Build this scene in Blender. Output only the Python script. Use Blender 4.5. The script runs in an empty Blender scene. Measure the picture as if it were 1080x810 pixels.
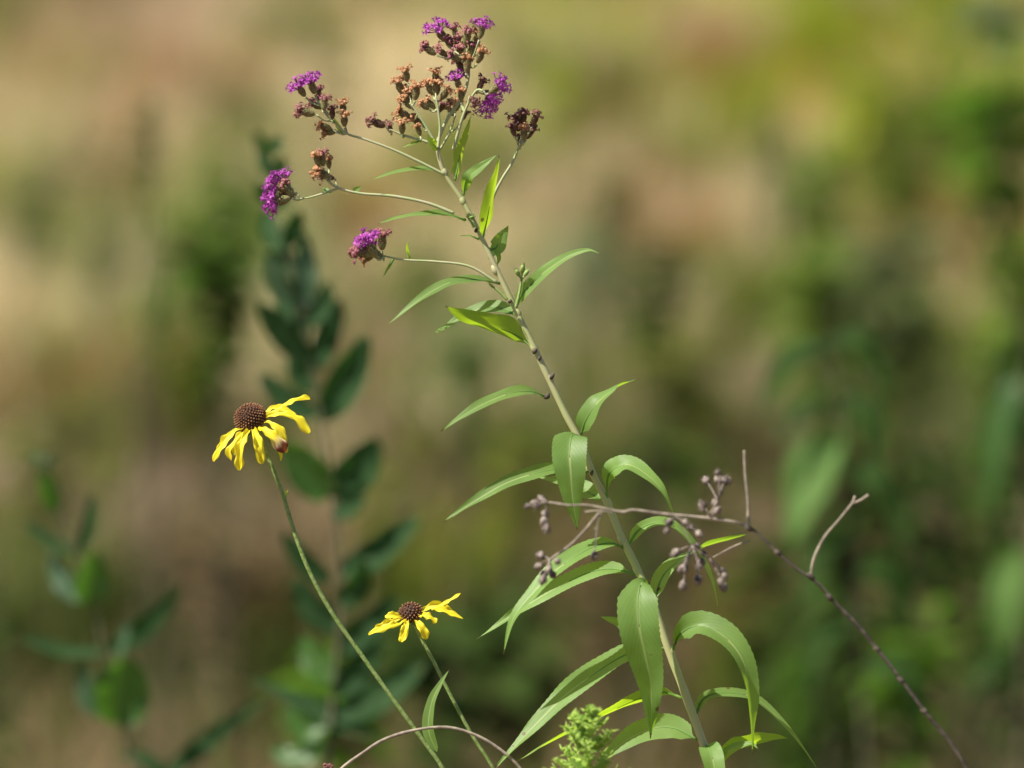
import bpy, math, random
from mathutils import Vector, Matrix, noise
random.seed(11)
R = math.radians
scene = bpy.context.scene
COL = scene.collection

# ------------------------------------------------------------------ camera
CAM = Vector((0, 0, 1.35)); PITCH = R(10.0); FOC = 166.0; SENS = 36.0
cd = bpy.data.cameras.new('camera'); cam = bpy.data.objects.new('camera', cd); COL.objects.link(cam)
cam.location = CAM; cam.rotation_euler = (R(90) - PITCH, 0, 0)
cd.lens = FOC; cd.sensor_width = SENS; cd.clip_start = 0.05; cd.clip_end = 600
cd.dof.use_dof = True; cd.dof.focus_distance = 2.5; cd.dof.aperture_fstop = 3.6; cd.dof.aperture_blades = 0
scene.camera = cam
# ------------------------------------------------------------------ light
S = Vector((-0.52, -0.17, 0.84)).normalized()
w = bpy.data.worlds.new('World'); scene.world = w; w.use_nodes = True
nt = w.node_tree; bg = nt.nodes['Background']
sky = nt.nodes.new('ShaderNodeTexSky'); sky.sky_type = 'NISHITA'; sky.sun_disc = False
sky.sun_elevation = math.asin(S.z); sky.sun_rotation = math.atan2(S.x, S.y)
nt.links.new(sky.outputs[0], bg.inputs[0]); bg.inputs[1].default_value = 0.06
sd = bpy.data.lights.new('sun', 'SUN'); sun = bpy.data.objects.new('sun', sd); COL.objects.link(sun)
sd.energy = 5.0; sd.angle = R(0.5); sd.color = (1.0, 0.95, 0.85)
sun.rotation_euler = S.to_track_quat('Z', 'Y').to_euler()
scene.view_settings.view_transform = 'Standard'; scene.view_settings.look = 'None'
scene.view_settings.exposure = 0.78; scene.view_settings.gamma = 1.0
scene.view_settings.use_curve_mapping = False

# ------------------------------------------------------------------ helpers
X = Vector((1, 0, 0)); F = Vector((0, math.cos(PITCH), -math.sin(PITCH))); U = Vector((0, math.sin(PITCH), math.cos(PITCH)))
K = SENS / FOC / 1080.0                       # metres per photo pixel per metre of distance
D0 = 2.5
def P(px, py, d=D0): return CAM + X * ((px - 540) * K * d) - U * ((py - 405) * K * d) + F * d
def mm(px, d=D0): return px * K * d
def NV(n): return (X * n[0] + U * n[1] - F * n[2]).normalized()
def ground_point(px, py):
    r = X * ((px - 540) * K) - U * ((py - 405) * K) + F
    return CAM + r * (-CAM.z / r.z)

def cr(pts, n):
    """Catmull-Rom through pts, n samples"""
    m = len(pts)
    if m == 2: return [pts[0].lerp(pts[1], i / (n - 1)) for i in range(n)]
    Q = [pts[0] * 2 - pts[1]] + list(pts) + [pts[-1] * 2 - pts[-2]]
    cum = [0]
    for i in range(1, m): cum.append(cum[-1] + (pts[i] - pts[i - 1]).length)
    out = []
    for k in range(n):
        s = cum[-1] * k / (n - 1); i = 0
        while i < m - 2 and cum[i + 1] < s: i += 1
        t = (s - cum[i]) / max(1e-9, cum[i + 1] - cum[i]); t = min(max(t, 0), 1)
        a, b, c, d = Q[i], Q[i + 1], Q[i + 2], Q[i + 3]
        out.append(0.5 * ((2 * b) + (c - a) * t + (2 * a - 5 * b + 4 * c - d) * t * t + (3 * b - a - 3 * c + d) * t ** 3))
    return out
def fl(vals, t):
    x = t * (len(vals) - 1); i = min(int(x), len(vals) - 2); return vals[i] + (vals[i + 1] - vals[i]) * (x - i)

class MB:
    def __init__(s): s.v = []; s.f = []; s.uv = []; s.c = []
    def tube(s, pts, radii, sides=8, n=None, cap=True, bump=0.0, nodes=None):
        n = n or max(2, len(pts) * 5)
        p = cr(pts, n); base = len(s.v)
        ref = Vector((0.3, 1, 0.1)).normalized()
        for i, q in enumerate(p):
            t = (p[min(i + 1, n - 1)] - p[max(i - 1, 0)]).normalized()
            a = t.cross(ref)
            if a.length < .05: a = t.cross(Vector((1, 0, 0)))
            a.normalize(); b = t.cross(a)
            r = fl(radii, i / (n - 1))
            if bump: r *= 1 + bump * noise.noise(q * 120)
            for k in range(sides):
                th = 2 * math.pi * k / sides
                s.v.append(q + (a * math.cos(th) + b * math.sin(th)) * r); s.uv.append((i / (n - 1), k / sides))
        for i in range(n - 1):
            for k in range(sides):
                a0 = base + i * sides + k; a1 = base + i * sides + (k + 1) % sides
                s.f.append((a0, a1, a1 + sides, a0 + sides))
        if cap:
            s.f.append(tuple(base + k for k in range(sides))[::-1]); s.f.append(tuple(base + (n - 1) * sides + k for k in range(sides)))
        return p
    def blade(s, pts, width, normal, normal2=None, fold=0.35, shape='lance', teeth=0.0, n=26, m=8, wave=0.0, cup=0.0, petiole=0.0, up=1.0):
        """a leaf or petal: centreline, max width (m), blade normal at base and tip"""
        p = cr(pts, n); base = len(s.v); normal2 = normal2 or normal
        seed = random.uniform(0, 50)
        ridge = .11 if shape == 'petal' else 0
        for i, q in enumerate(p):
            t = i / (n - 1)
            tan = (p[min(i + 1, n - 1)] - p[max(i - 1, 0)]).normalized()
            nn = normal.lerp(normal2, t).normalized()
            b = tan.cross(nn).normalized(); nn = b.cross(tan).normalized()
            if shape == 'lance': wv = (math.sin(math.pi * min(1, max(0, t)) ** 0.64) ** 0.95) if 0 < t < 1 else 0
            elif shape == 'ovate': wv = math.sin(math.pi * t ** 0.8) ** 0.6 if 0 < t < 1 else 0
            elif shape == 'petal': wv = min(1, (0.35 + 1.6 * t)) * (1 - max(0, (t - .8) / .2) ** 2.2 * .75)
            else: wv = 1 - t
            if petiole and t < petiole: wv *= (t / petiole) ** 1.5
            h = width * 0.5 * max(wv, 0.03)
            if teeth and 0.1 < t < .95: h *= 1 + teeth * (1 if i % 2 else -1) * .5
            for k in range(m + 1):
                sgn = k / m * 2 - 1
                off = b * (h * sgn * math.cos(fold)) + nn * (h * abs(sgn) * math.sin(fold) - cup * h * sgn * sgn)
                if wave: off += nn * (wave * width * sgn * abs(sgn) * noise.noise(Vector((t * 5 + seed, sgn * .8, seed))))
                if ridge: off += nn * (ridge * h * math.cos(sgn * 3.1416 * 3) * min(1, t * 4))
                s.v.append(q + off); s.uv.append((t, k / m))
        for i in range(n - 1):
            for k in range(m):
                a = base + i * (m + 1) + k
                s.f.append((a, a + 1, a + m + 2, a + m + 1))
    def ball(s, c, r, ax=Vector((0, 0, 1)), stretch=1.0, seg=8, rings=6, rough=0.0):
        base = len(s.v); q = ax.to_track_quat('Z', 'Y')
        for i in range(rings + 1):
            ph = math.pi * i / rings
            for k in range(seg):
                th = 2 * math.pi * k / seg
                v = Vector((math.sin(ph) * math.cos(th), math.sin(ph) * math.sin(th), math.cos(ph) * stretch)) * r
                if rough: v *= 1 + rough * noise.noise(v * 900 + c * 300)
                s.v.append(c + q @ v); s.uv.append((i / rings, k / seg))
        for i in range(rings):
            for k in range(seg):
                a = base + i * seg + k; b = base + i * seg + (k + 1) % seg
                s.f.append((a, a + seg, b + seg, b))
    def build(s, name, mat, parent=None, origin=None, smooth=True, world=True):
        me = bpy.data.meshes.new(name)
        o0 = Vector((0, 0, 0))
        if parent is not None and world: o0 = Vector(parent['_w']) if '_w' in parent else o0
        if parent is None and origin is not None: o0 = origin
        me.from_pydata([v - o0 for v in s.v], [], s.f)
        uvl = me.uv_layers.new(name='UVMap'); li = [0] * len(me.loops); me.loops.foreach_get('vertex_index', li)
        flat = [0.0] * (2 * len(li))
        for i, vi in enumerate(li): flat[2 * i], flat[2 * i + 1] = s.uv[vi]
        uvl.data.foreach_set('uv', flat)
        if s.c:
            at = me.attributes.new('tint', 'FLOAT_COLOR', 'POINT'); at.data.foreach_set('color', [x for c in s.c for x in c])
        if smooth: me.polygons.foreach_set('use_smooth', [True] * len(me.polygons))
        me.materials.append(mat); me.update()
        o = bpy.data.objects.new(name, me); COL.objects.link(o)
        if parent is not None: o.parent = parent; o['_w'] = tuple(o0)
        elif origin is not None: o.location = origin; o['_w'] = tuple(origin)
        return o
def tag(o, label=None, cat=None, group=None, kind=None):
    if label: o['label'] = label
    if cat: o['category'] = cat
    if group: o['group'] = group
    if kind: o['kind'] = kind
    return o
def thing(name, loc, label, cat, group=None):
    o = bpy.data.objects.new(name, None); COL.objects.link(o); o.location = loc; o.empty_display_size = .02
    o['_w'] = tuple(loc); return tag(o, label, cat, group)

def toground(p, t, bend=0.16):
    """points that carry a stem on from p (heading t) down to the soil"""
    out = []; t = t.normalized(); p = p.copy(); dn = Vector((0, 0, -1))
    while p.z > 0.0:
        t = t.lerp(dn, bend).normalized(); p = p + t * 0.04; out.append(p.copy())
    return out
def rooted(path, d):
    pts = [P(x, y, d) for x, y in path]; return pts + toground(pts[-1], pts[-1] - pts[-2])
# ------------------------------------------------------------------ materials
def newmat(name):
    m = bpy.data.materials.new(name); m.use_nodes = True; t = m.node_tree; t.nodes.clear()
    return m, t, t.nodes.new, t.links.new
def leafmat(name, col, trans, fac=0.35, rough=0.45, rib=(0.30, 0.38, 0.16), ribw=0.03, var=0.35, veins=0.5, spec=0.5):
    m, t, N, L = newmat(name)
    out = N('ShaderNodeOutputMaterial'); mix = N('ShaderNodeMixShader'); pr = N('ShaderNodeBsdfPrincipled'); tr = N('ShaderNodeBsdfTranslucent')
    mix.inputs[0].default_value = fac; L(pr.outputs[0], mix.inputs[1]); L(tr.outputs[0], mix.inputs[2]); L(mix.outputs[0], out.inputs[0])
    pr.inputs['Roughness'].default_value = rough; pr.inputs['Specular IOR Level'].default_value = spec
    uv = N('ShaderNodeTexCoord'); sep = N('ShaderNodeSeparateXYZ'); L(uv.outputs['UV'], sep.inputs[0])
    def math_(op, a, b=None, c=None):
        n = N('ShaderNodeMath'); n.operation = op
        for i, x in enumerate((a, b, c)):
            if x is None: continue
            if isinstance(x, (int, float)): n.inputs[i].default_value = x
            else: L(x, n.inputs[i])
        return n.outputs[0]
    a = math_('ABSOLUTE', math_('SUBTRACT', sep.outputs[1], 0.5))
    mr = N('ShaderNodeMapRange'); mr.interpolation_type = 'SMOOTHSTEP'; L(a, mr.inputs[0])
    mr.inputs[1].default_value = 0.0; mr.inputs[2].default_value = ribw * 1.8; mr.inputs[3].default_value = 1; mr.inputs[4].default_value = 0
    ph = math_('SUBTRACT', math_('MULTIPLY', sep.outputs[0], 20.0), math_('MULTIPLY', a, 9.0))
    vein = math_('POWER', math_('ABSOLUTE', math_('SINE', math_('MULTIPLY', ph, 3.1416))), 0.35)
    nz = N('ShaderNodeTexNoise'); L(uv.outputs['Object'], nz.inputs[0]); nz.inputs['Scale'].default_value = 55; nz.inputs['Detail'].default_value = 4
    oi = N('ShaderNodeObjectInfo')
    v = math_('ADD', math_('MULTIPLY', nz.outputs[0], 0.9), math_('MULTIPLY', oi.outputs['Random'], 0.5))
    v = math_('ADD', math_('MULTIPLY', v, var), 1.0 - var * .7)
    # dry brown tips and a few insect specks
    v2 = math_('MULTIPLY', v, math_('ADD', math_('MULTIPLY', vein, 0.22 * veins), 1 - .2 * veins))
    def scaled(c):
        sc = N('ShaderNodeVectorMath'); sc.operation = 'SCALE'; sc.inputs[0].default_value = c; L(v2, sc.inputs[3]); return sc.outputs[0]
    mx = N('ShaderNodeMix'); mx.data_type = 'RGBA'; L(mr.outputs[0], mx.inputs[0]); L(scaled(col), mx.inputs[6]); mx.inputs[7].default_value = (*rib, 1)
    vo = N('ShaderNodeTexVoronoi'); vo.inputs['Scale'].default_value = 95; L(uv.outputs['Object'], vo.inputs[0])
    n3 = N('ShaderNodeTexNoise'); n3.inputs['Scale'].default_value = 30; L(uv.outputs['Object'], n3.inputs[0])
    spot = math_('MULTIPLY', math_('LESS_THAN', vo.outputs['Distance'], 0.13), math_('GREATER_THAN', n3.outputs[0], 0.56))
    tipm = math_('GREATER_THAN', math_('ADD', sep.outputs[0], math_('MULTIPLY', nz.outputs[0], .05)), 0.995)
    br = math_('MULTIPLY', math_('MAXIMUM', spot, tipm), .8)
    m2_ = N('ShaderNodeMix'); m2_.data_type = 'RGBA'; L(br, m2_.inputs[0]); L(mx.outputs[2], m2_.inputs[6]); m2_.inputs[7].default_value = (.16, .09, .035, 1)
    m3_ = N('ShaderNodeMix'); m3_.data_type = 'RGBA'; L(br, m3_.inputs[0]); L(scaled(trans), m3_.inputs[6]); m3_.inputs[7].default_value = (.10, .05, .02, 1)
    L(m2_.outputs[2], pr.inputs['Base Color']); L(m3_.outputs[2], tr.inputs[0])
    bp = N('ShaderNodeBump'); bp.inputs['Strength'].default_value = 0.15; bp.inputs['Distance'].default_value = 0.0003
    L(math_('SUBTRACT', vein, mr.outputs[0]), bp.inputs['Height']); L(bp.outputs[0], pr.inputs['Normal']); 
    return m
def plain(name, col, col2=None, rough=0.6, scale=300, trans=0.0, bump=0.0, stretch=None, spec=0.4):
    m, t, N, L = newmat(name)
    out = N('ShaderNodeOutputMaterial'); pr = N('ShaderNodeBsdfPrincipled'); pr.inputs['Roughness'].default_value = rough; pr.inputs['Specular IOR Level'].default_value = spec
    tc = N('ShaderNodeTexCoord'); nz = N('ShaderNodeTexNoise'); nz.inputs['Scale'].default_value = scale; nz.inputs['Detail'].default_value = 3
    if stretch:
        mp = N('ShaderNodeMapping'); mp.inputs['Scale'].default_value = stretch; L(tc.outputs['Object'], mp.inputs[0]); L(mp.outputs[0], nz.inputs[0])
    else: L(tc.outputs['Object'], nz.inputs[0])
    rp = N('ShaderNodeMapRange'); L(nz.outputs[0], rp.inputs[0]); rp.inputs[1].default_value = .35; rp.inputs[2].default_value = .65
    mx = N('ShaderNodeMix'); mx.data_type = 'RGBA'; L(rp.outputs[0], mx.inputs[0]); mx.inputs[6].default_value = (*col, 1); mx.inputs[7].default_value = (*(col2 or tuple(c * .6 for c in col)), 1)
    L(mx.outputs[2], pr.inputs['Base Color'])
    if bump:
        b = N('ShaderNodeBump'); b.inputs['Strength'].default_value = bump; b.inputs['Distance'].default_value = .0006; L(nz.outputs[0], b.inputs['Height']); L(b.outputs[0], pr.inputs['Normal'])
    if trans:
        tr = N('ShaderNodeBsdfTranslucent'); L(mx.outputs[2], tr.inputs[0]); ms = N('ShaderNodeMixShader'); ms.inputs[0].default_value = trans
        L(pr.outputs[0], ms.inputs[1]); L(tr.outputs[0], ms.inputs[2]); L(ms.outputs[0], out.inputs[0])
    else: L(pr.outputs[0], out.inputs[0])
    return m
def tintmat(name, rough=0.95, trans=0.42):
    m, t, N, L = newmat(name)
    out = N('ShaderNodeOutputMaterial'); pr = N('ShaderNodeBsdfPrincipled'); pr.inputs['Roughness'].default_value = rough; pr.inputs['Specular IOR Level'].default_value = .08
    at = N('ShaderNodeAttribute'); at.attribute_name = 'tint'; L(at.outputs[0], pr.inputs['Base Color'])
    tr = N('ShaderNodeBsdfTranslucent'); L(at.outputs[0], tr.inputs[0]); ms = N('ShaderNodeMixShader'); ms.inputs[0].default_value = trans
    L(pr.outputs[0], ms.inputs[1]); L(tr.outputs[0], ms.inputs[2]); L(ms.outputs[0], out.inputs[0]); return m

M = {}
M['leaf'] = leafmat('ironweed leaf', (0.155, 0.265, 0.070), (0.46, 0.74, 0.03), .42, .5, rib=(.38, .46, .18), veins=.6, var=.6, spec=.42)
M['young'] = leafmat('young leaf', (0.19, 0.31, 0.07), (0.50, 0.72, 0.02), .55, .5, veins=.3)
M['stem'] = plain('ironweed stem', (0.40, 0.44, 0.17), (0.44, 0.40, 0.22), .55, 60, bump=.3, stretch=(1, 1, .15))
M['stem_top'] = plain('flower branch', (0.33, 0.40, 0.17), (0.42, 0.40, 0.24), .6, 200, bump=.3)
M['invol'] = plain('involucre', (0.20, 0.25, 0.08), (0.22, 0.11, 0.06), .6, 700, bump=.4)
M['invol_b'] = plain('dry involucre', (0.22, 0.24, 0.09), (0.20, 0.10, 0.05), .7, 700, bump=.4)
M['invol_d'] = plain('maroon involucre', (0.16, 0.085, 0.05), (0.10, 0.04, 0.03), .7, 700, bump=.4)
M['purple'] = plain('purple florets', (0.50, 0.075, 0.44), (0.30, 0.04, 0.30), .5, 400, trans=.3)
M['mauve'] = plain('fading florets', (0.34, 0.095, 0.16), (0.38, 0.18, 0.11), .6, 400, trans=.25)
M['rust'] = plain('dried florets', (0.36, 0.13, 0.04), (0.66, 0.38, 0.20), .7, 300, trans=.25)
M['darkred'] = plain('dark dried florets', (0.15, 0.055, 0.055), (0.32, 0.14, 0.10), .7, 700, trans=.15)
M['bud'] = plain('green buds', (0.36, 0.46, 0.14), (0.24, 0.36, 0.09), .6, 900, trans=.2)
M['spike'] = plain('pale bud spike', (0.62, 0.78, 0.20), (0.46, 0.64, 0.12), .7, 500, trans=.45)
def petalmat(name, withered=False):
    m, t, N, L = newmat(name)
    out = N('ShaderNodeOutputMaterial'); pr = N('ShaderNodeBsdfPrincipled'); pr.inputs['Roughness'].default_value = .45; pr.inputs['Specular IOR Level'].default_value = .35
    tc = N('ShaderNodeTexCoord'); mp = N('ShaderNodeMapping'); mp.inputs['Scale'].default_value = (1.2, 9, 1); L(tc.outputs['UV'], mp.inputs[0])
    nz = N('ShaderNodeTexNoise'); nz.inputs['Scale'].default_value = 1.6; nz.inputs['Detail'].default_value = 3; L(mp.outputs[0], nz.inputs[0])
    cr_ = N('ShaderNodeValToRGB'); L(nz.outputs[0], cr_.inputs[0])
    cr_.color_ramp.elements[0].position = .3; cr_.color_ramp.elements[0].color = (0.80, 0.60, 0.006, 1)
    cr_.color_ramp.elements[1].position = .65; cr_.color_ramp.elements[1].color = (0.92, 0.84, 0.05, 1)
    colout = cr_.outputs[0]
    if withered:
        sp = N('ShaderNodeSeparateXYZ'); L(tc.outputs['UV'], sp.inputs[0])
        ad = N('ShaderNodeMath'); ad.operation = 'MULTIPLY_ADD'; L(nz.outputs[0], ad.inputs[0]); ad.inputs[1].default_value = .35; L(sp.outputs[0], ad.inputs[2])
        r2 = N('ShaderNodeValToRGB'); L(ad.outputs[0], r2.inputs[0]); e = r2.color_ramp.elements
        e[0].position = .72; e[0].color = (0, 0, 0, 1); e[1].position = .95; e[1].color = (1, 1, 1, 1)
        r3 = N('ShaderNodeValToRGB'); L(ad.outputs[0], r3.inputs[0]); e = r3.color_ramp.elements
        e[0].position = .8; e[0].color = (.80, .62, .45, 1); e[1].position = 1.12; e[1].color = (.18, .05, .02, 1)
        mx = N('ShaderNodeMix'); mx.data_type = 'RGBA'; L(r2.outputs[0], mx.inputs[0]); L(colout, mx.inputs[6]); L(r3.outputs[0], mx.inputs[7]); colout = mx.outputs[2]
    L(colout, pr.inputs['Base Color']); b = N('ShaderNodeBump'); b.inputs['Strength'].default_value = .35; b.inputs['Distance'].default_value = .0005
    L(nz.outputs[0], b.inputs['Height']); L(b.outputs[0], pr.inputs['Normal'])
    tr = N('ShaderNodeBsdfTranslucent'); L(colout, tr.inputs[0]); ms = N('ShaderNodeMixShader'); ms.inputs[0].default_value = .35
    L(pr.outputs[0], ms.inputs[1]); L(tr.outputs[0], ms.inputs[2]); L(ms.outputs[0], out.inputs[0]); return m
M['petal'] = petalmat('yellow ray petal'); M['petal_w'] = petalmat('withered ray petal', True)
M['cone'] = plain('cone florets', (0.27, 0.12, 0.05), (0.13, 0.052, 0.02), .6, 900)
M['conecore'] = plain('cone core', (0.05, 0.02, 0.012), None, .8, 400)
M['ystem'] = plain('coneflower stem', (0.15, 0.23, 0.045), (0.24, 0.31, 0.10), .6, 420, bump=.9)
M['twig'] = plain('dark twig bark', (0.05, 0.038, 0.028), (0.11, 0.085, 0.062), .8, 250, bump=.8)
M['palet'] = plain('pale dry twig', (0.36, 0.30, 0.22), (0.20, 0.16, 0.12), .8, 250, bump=.6)
M['capsule'] = plain('dry seed capsule', (0.07, 0.048, 0.042), (0.34, 0.28, 0.23), .8, 330, bump=.8)
M['duskleaf'] = leafmat('dusky leaf', (0.028, 0.066, 0.022), (0.05, 0.17, 0.015), .25, .7, spec=.1, rib=(.08, .12, .06))
M['midleaf'] = leafmat('mid green leaf', (0.050, 0.12, 0.020), (0.12, 0.32, 0.02), .4, .4, rib=(.1, .16, .06))
M['roundleaf'] = leafmat('waxy leaf', (0.04, 0.085, 0.035), (0.07, 0.20, 0.02), .25, .5, rib=(.14, .2, .12))
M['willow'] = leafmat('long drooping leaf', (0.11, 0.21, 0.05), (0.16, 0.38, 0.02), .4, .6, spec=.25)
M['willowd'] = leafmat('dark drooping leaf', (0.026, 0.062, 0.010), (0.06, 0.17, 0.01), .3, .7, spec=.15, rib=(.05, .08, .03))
M['bgstem'] = plain('weed stem', (0.10, 0.11, 0.05), (0.14, 0.11, 0.07), .7, 60)
M['tint'] = tintmat('mixed foliage')
# =================================================================== SETTING
def ss(a, b, x):
    t = min(1, max(0, (x - a) / (b - a))); return t * t * (3 - 2 * t)
# ground sheet (one sheet to the horizon), gently uneven
def groundmat():
    m, t, N, L = newmat('dry meadow soil')
    out = N('ShaderNodeOutputMaterial'); pr = N('ShaderNodeBsdfPrincipled'); pr.inputs['Roughness'].default_value = .95; pr.inputs['Specular IOR Level'].default_value = .1
    tc = N('ShaderNodeTexCoord'); n1 = N('ShaderNodeTexNoise'); n1.inputs['Scale'].default_value = 1.1; n1.inputs['Detail'].default_value = 5; L(tc.outputs['Object'], n1.inputs[0])
    n2 = N('ShaderNodeTexNoise'); n2.inputs['Scale'].default_value = 22; n2.inputs['Detail'].default_value = 5; L(tc.outputs['Object'], n2.inputs[0])
    sp = N('ShaderNodeSeparateXYZ'); L(tc.outputs['Object'], sp.inputs[0])
    mr = N('ShaderNodeMapRange'); mr.interpolation_type = 'SMOOTHSTEP'; L(sp.outputs[1], mr.inputs[0]); mr.inputs[1].default_value = 5.2; mr.inputs[2].default_value = 8.6
    ad = N('ShaderNodeMath'); ad.operation = 'MULTIPLY_ADD'; L(n1.outputs[0], ad.inputs[0]); ad.inputs[1].default_value = .7; L(mr.outputs[0], ad.inputs[2])
    ra = N('ShaderNodeValToRGB'); L(ad.outputs[0], ra.inputs[0]); e = ra.color_ramp.elements
    e[0].position = .35; e[0].color = (0.15, 0.105, 0.055, 1); e[1].position = 1.3; e[1].color = (0.46, 0.36, 0.23, 1)
    k = e.new(.8); k.color = (0.28, 0.20, 0.115, 1)
    mx = N('ShaderNodeMix'); mx.data_type = 'RGBA'; mx.blend_type = 'MULTIPLY'; mx.inputs[0].default_value = .7; L(ra.outputs[0], mx.inputs[6])
    r2 = N('ShaderNodeMapRange'); L(n2.outputs[0], r2.inputs[0]); r2.inputs[1].default_value = .3; r2.inputs[2].default_value = .6; r2.inputs[3].default_value = .5; r2.inputs[4].default_value = 1.25
    L(r2.outputs[0], mx.inputs[7]); L(mx.outputs[2], pr.inputs['Base Color'])
    b = N('ShaderNodeBump'); b.inputs['Distance'].default_value = .03; L(n2.outputs[0], b.inputs['Height']); L(b.outputs[0], pr.inputs['Normal'])
    L(pr.outputs[0], out.inputs[0]); return m
def gz(x, y): return 0.03 * noise.noise(Vector((x * .5, y * .5, 3))) * ss(60, 20, y)
g = MB()
xs = [-300, -120, -50, -20] + [-8 + i * .5 for i in range(33)] + [20, 50, 120, 300]
ys = [-40, -15, -5] + [0 + i * .5 for i in range(50)] + [30, 45, 80, 160, 300, 500]
for y in ys:
    for x in xs: g.v.append(Vector((x, y, gz(x, y)))); g.uv.append((x, y))
nx = len(xs)
for j in range(len(ys) - 1):
    for i in range(nx - 1): a = j * nx + i; g.f.append((a, a + 1, a + nx + 1, a + nx))
tag(g.build('ground', groundmat()), kind='structure')

# patches of what grows on the meadow: centre pixel on the ground, half sizes in metres, colour, strength
PATCH = []
def patch(px, py, rx, ry, col, s=1.0):
    q = ground_point(px, py); PATCH.append((q.x, q.y, rx, ry, col, s))
YG = (0.27, 0.32, 0.02); GR = (0.08, 0.17, 0.03); OL = (0.14, 0.165, 0.025); OR = (0.46, 0.22, 0.05); PK = (0.60, 0.44, 0.33); TN = (0.56, 0.46, 0.27); BR = (0.22, 0.155, 0.08); DG = (0.06, 0.10, 0.015); PG = (.20, .26, .12)
patch(60, 20, .3, 1.2, YG, .5); patch(150, 40, .35, 2.0, PK, 1); patch(420, 40, .35, 1.5, TN, .8); patch(660, 20, .5, 2.6, YG, .9); patch(20, 60, .3, 2.0, YG, .6); patch(290, 20, .3, 2., OL, .5)
patch(760, 90, .22, 1.2, OR, 1); patch(880, 50, .55, 2.2, YG, 1); patch(1010, 20, .6, 2.6, YG, .9); patch(960, 130, .3, 1.0, OR, .6)
patch(540, 130, .3, 1.2, TN, .8); patch(440, 270, .22, .6, OL, .7); patch(640, 130, .3, 1.2, OL, .8); patch(620, 300, .14, .5, PG, .8)
patch(780, 380, .2, .9, TN, 1); patch(740, 260, .2, .9, PK, .8); patch(40, 360, .3, .9, TN, .8); patch(170, 420, .35, .7, OL, .8)
patch(60, 250, .35, .8, OL, .5); patch(220, 220, .3, .8, OL, .8); patch(900, 250, .35, 1.2, OL, .9); patch(1030, 200, .3, .9, TN, .4)
patch(480, 470, .3, .7, OL, .5); patch(130, 600, .3, .6, PK, .7); patch(420, 330, .2, .6, TN, .9); patch(700, 500, .4, .5, BR, 1); patch(900, 600, .55, 1.3, DG, 1); patch(980, 480, .45, 1.0, DG, 1); patch(600, 620, .6, .7, BR, 1); patch(60, 700, .4, .6, DG, .9); patch(350, 720, .35, .5, DG, .9); patch(250, 300, .2, 1.1, GR, .9); patch(480, 380, .2, .7, GR, .8); patch(690, 400, .18, .8, DG, .8); patch(120, 480, .3, .7, OL, .8)
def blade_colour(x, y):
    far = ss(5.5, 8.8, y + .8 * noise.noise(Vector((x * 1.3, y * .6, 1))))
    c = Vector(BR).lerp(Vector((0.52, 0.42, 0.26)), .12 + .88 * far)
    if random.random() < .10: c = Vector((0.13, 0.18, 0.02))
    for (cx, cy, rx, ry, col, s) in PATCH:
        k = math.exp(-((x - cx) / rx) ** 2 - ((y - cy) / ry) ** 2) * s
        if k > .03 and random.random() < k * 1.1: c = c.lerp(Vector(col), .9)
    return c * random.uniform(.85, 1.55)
def in_frustum(x, y, pad):
    return abs(x) < (y * K * 540) * 1.02 + pad
gr = MB()
for i in range(42000):
    y = 4.2 + 15 * random.random() ** 1.3; x = random.uniform(-1, 1) * (y * .108 + .7)
    z = gz(x, y); hgt = random.uniform(.05, .17) * (1 + .5 * noise.noise(Vector((x * 2, y * 2, 0)))); a = random.uniform(0, 6.283)
    lean = random.uniform(.1, .9) * hgt; wd = random.uniform(.0022, .005); dx, dy = math.cos(a) * lean, math.sin(a) * lean
    b = random.uniform(0, 6.283); wx, wy = math.cos(b) * wd, math.sin(b) * wd
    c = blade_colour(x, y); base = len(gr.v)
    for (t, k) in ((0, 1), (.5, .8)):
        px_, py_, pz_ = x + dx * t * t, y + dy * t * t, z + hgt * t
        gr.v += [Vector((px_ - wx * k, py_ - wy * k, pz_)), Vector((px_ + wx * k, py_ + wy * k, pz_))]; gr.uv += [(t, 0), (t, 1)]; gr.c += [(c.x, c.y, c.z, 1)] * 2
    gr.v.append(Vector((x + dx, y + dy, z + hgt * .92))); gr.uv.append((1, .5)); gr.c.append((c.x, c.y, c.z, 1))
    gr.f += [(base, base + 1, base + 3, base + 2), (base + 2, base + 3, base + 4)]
rg = random.Random(77)
PAL = [(0.16, 0.20, 0.02), (0.26, 0.32, 0.03), (0.10, 0.17, 0.015), (0.52, 0.38, 0.26), (0.56, 0.46, 0.28), (0.17, 0.11, 0.05), (0.20, 0.24, 0.06), (0.40, 0.24, 0.10)]
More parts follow.
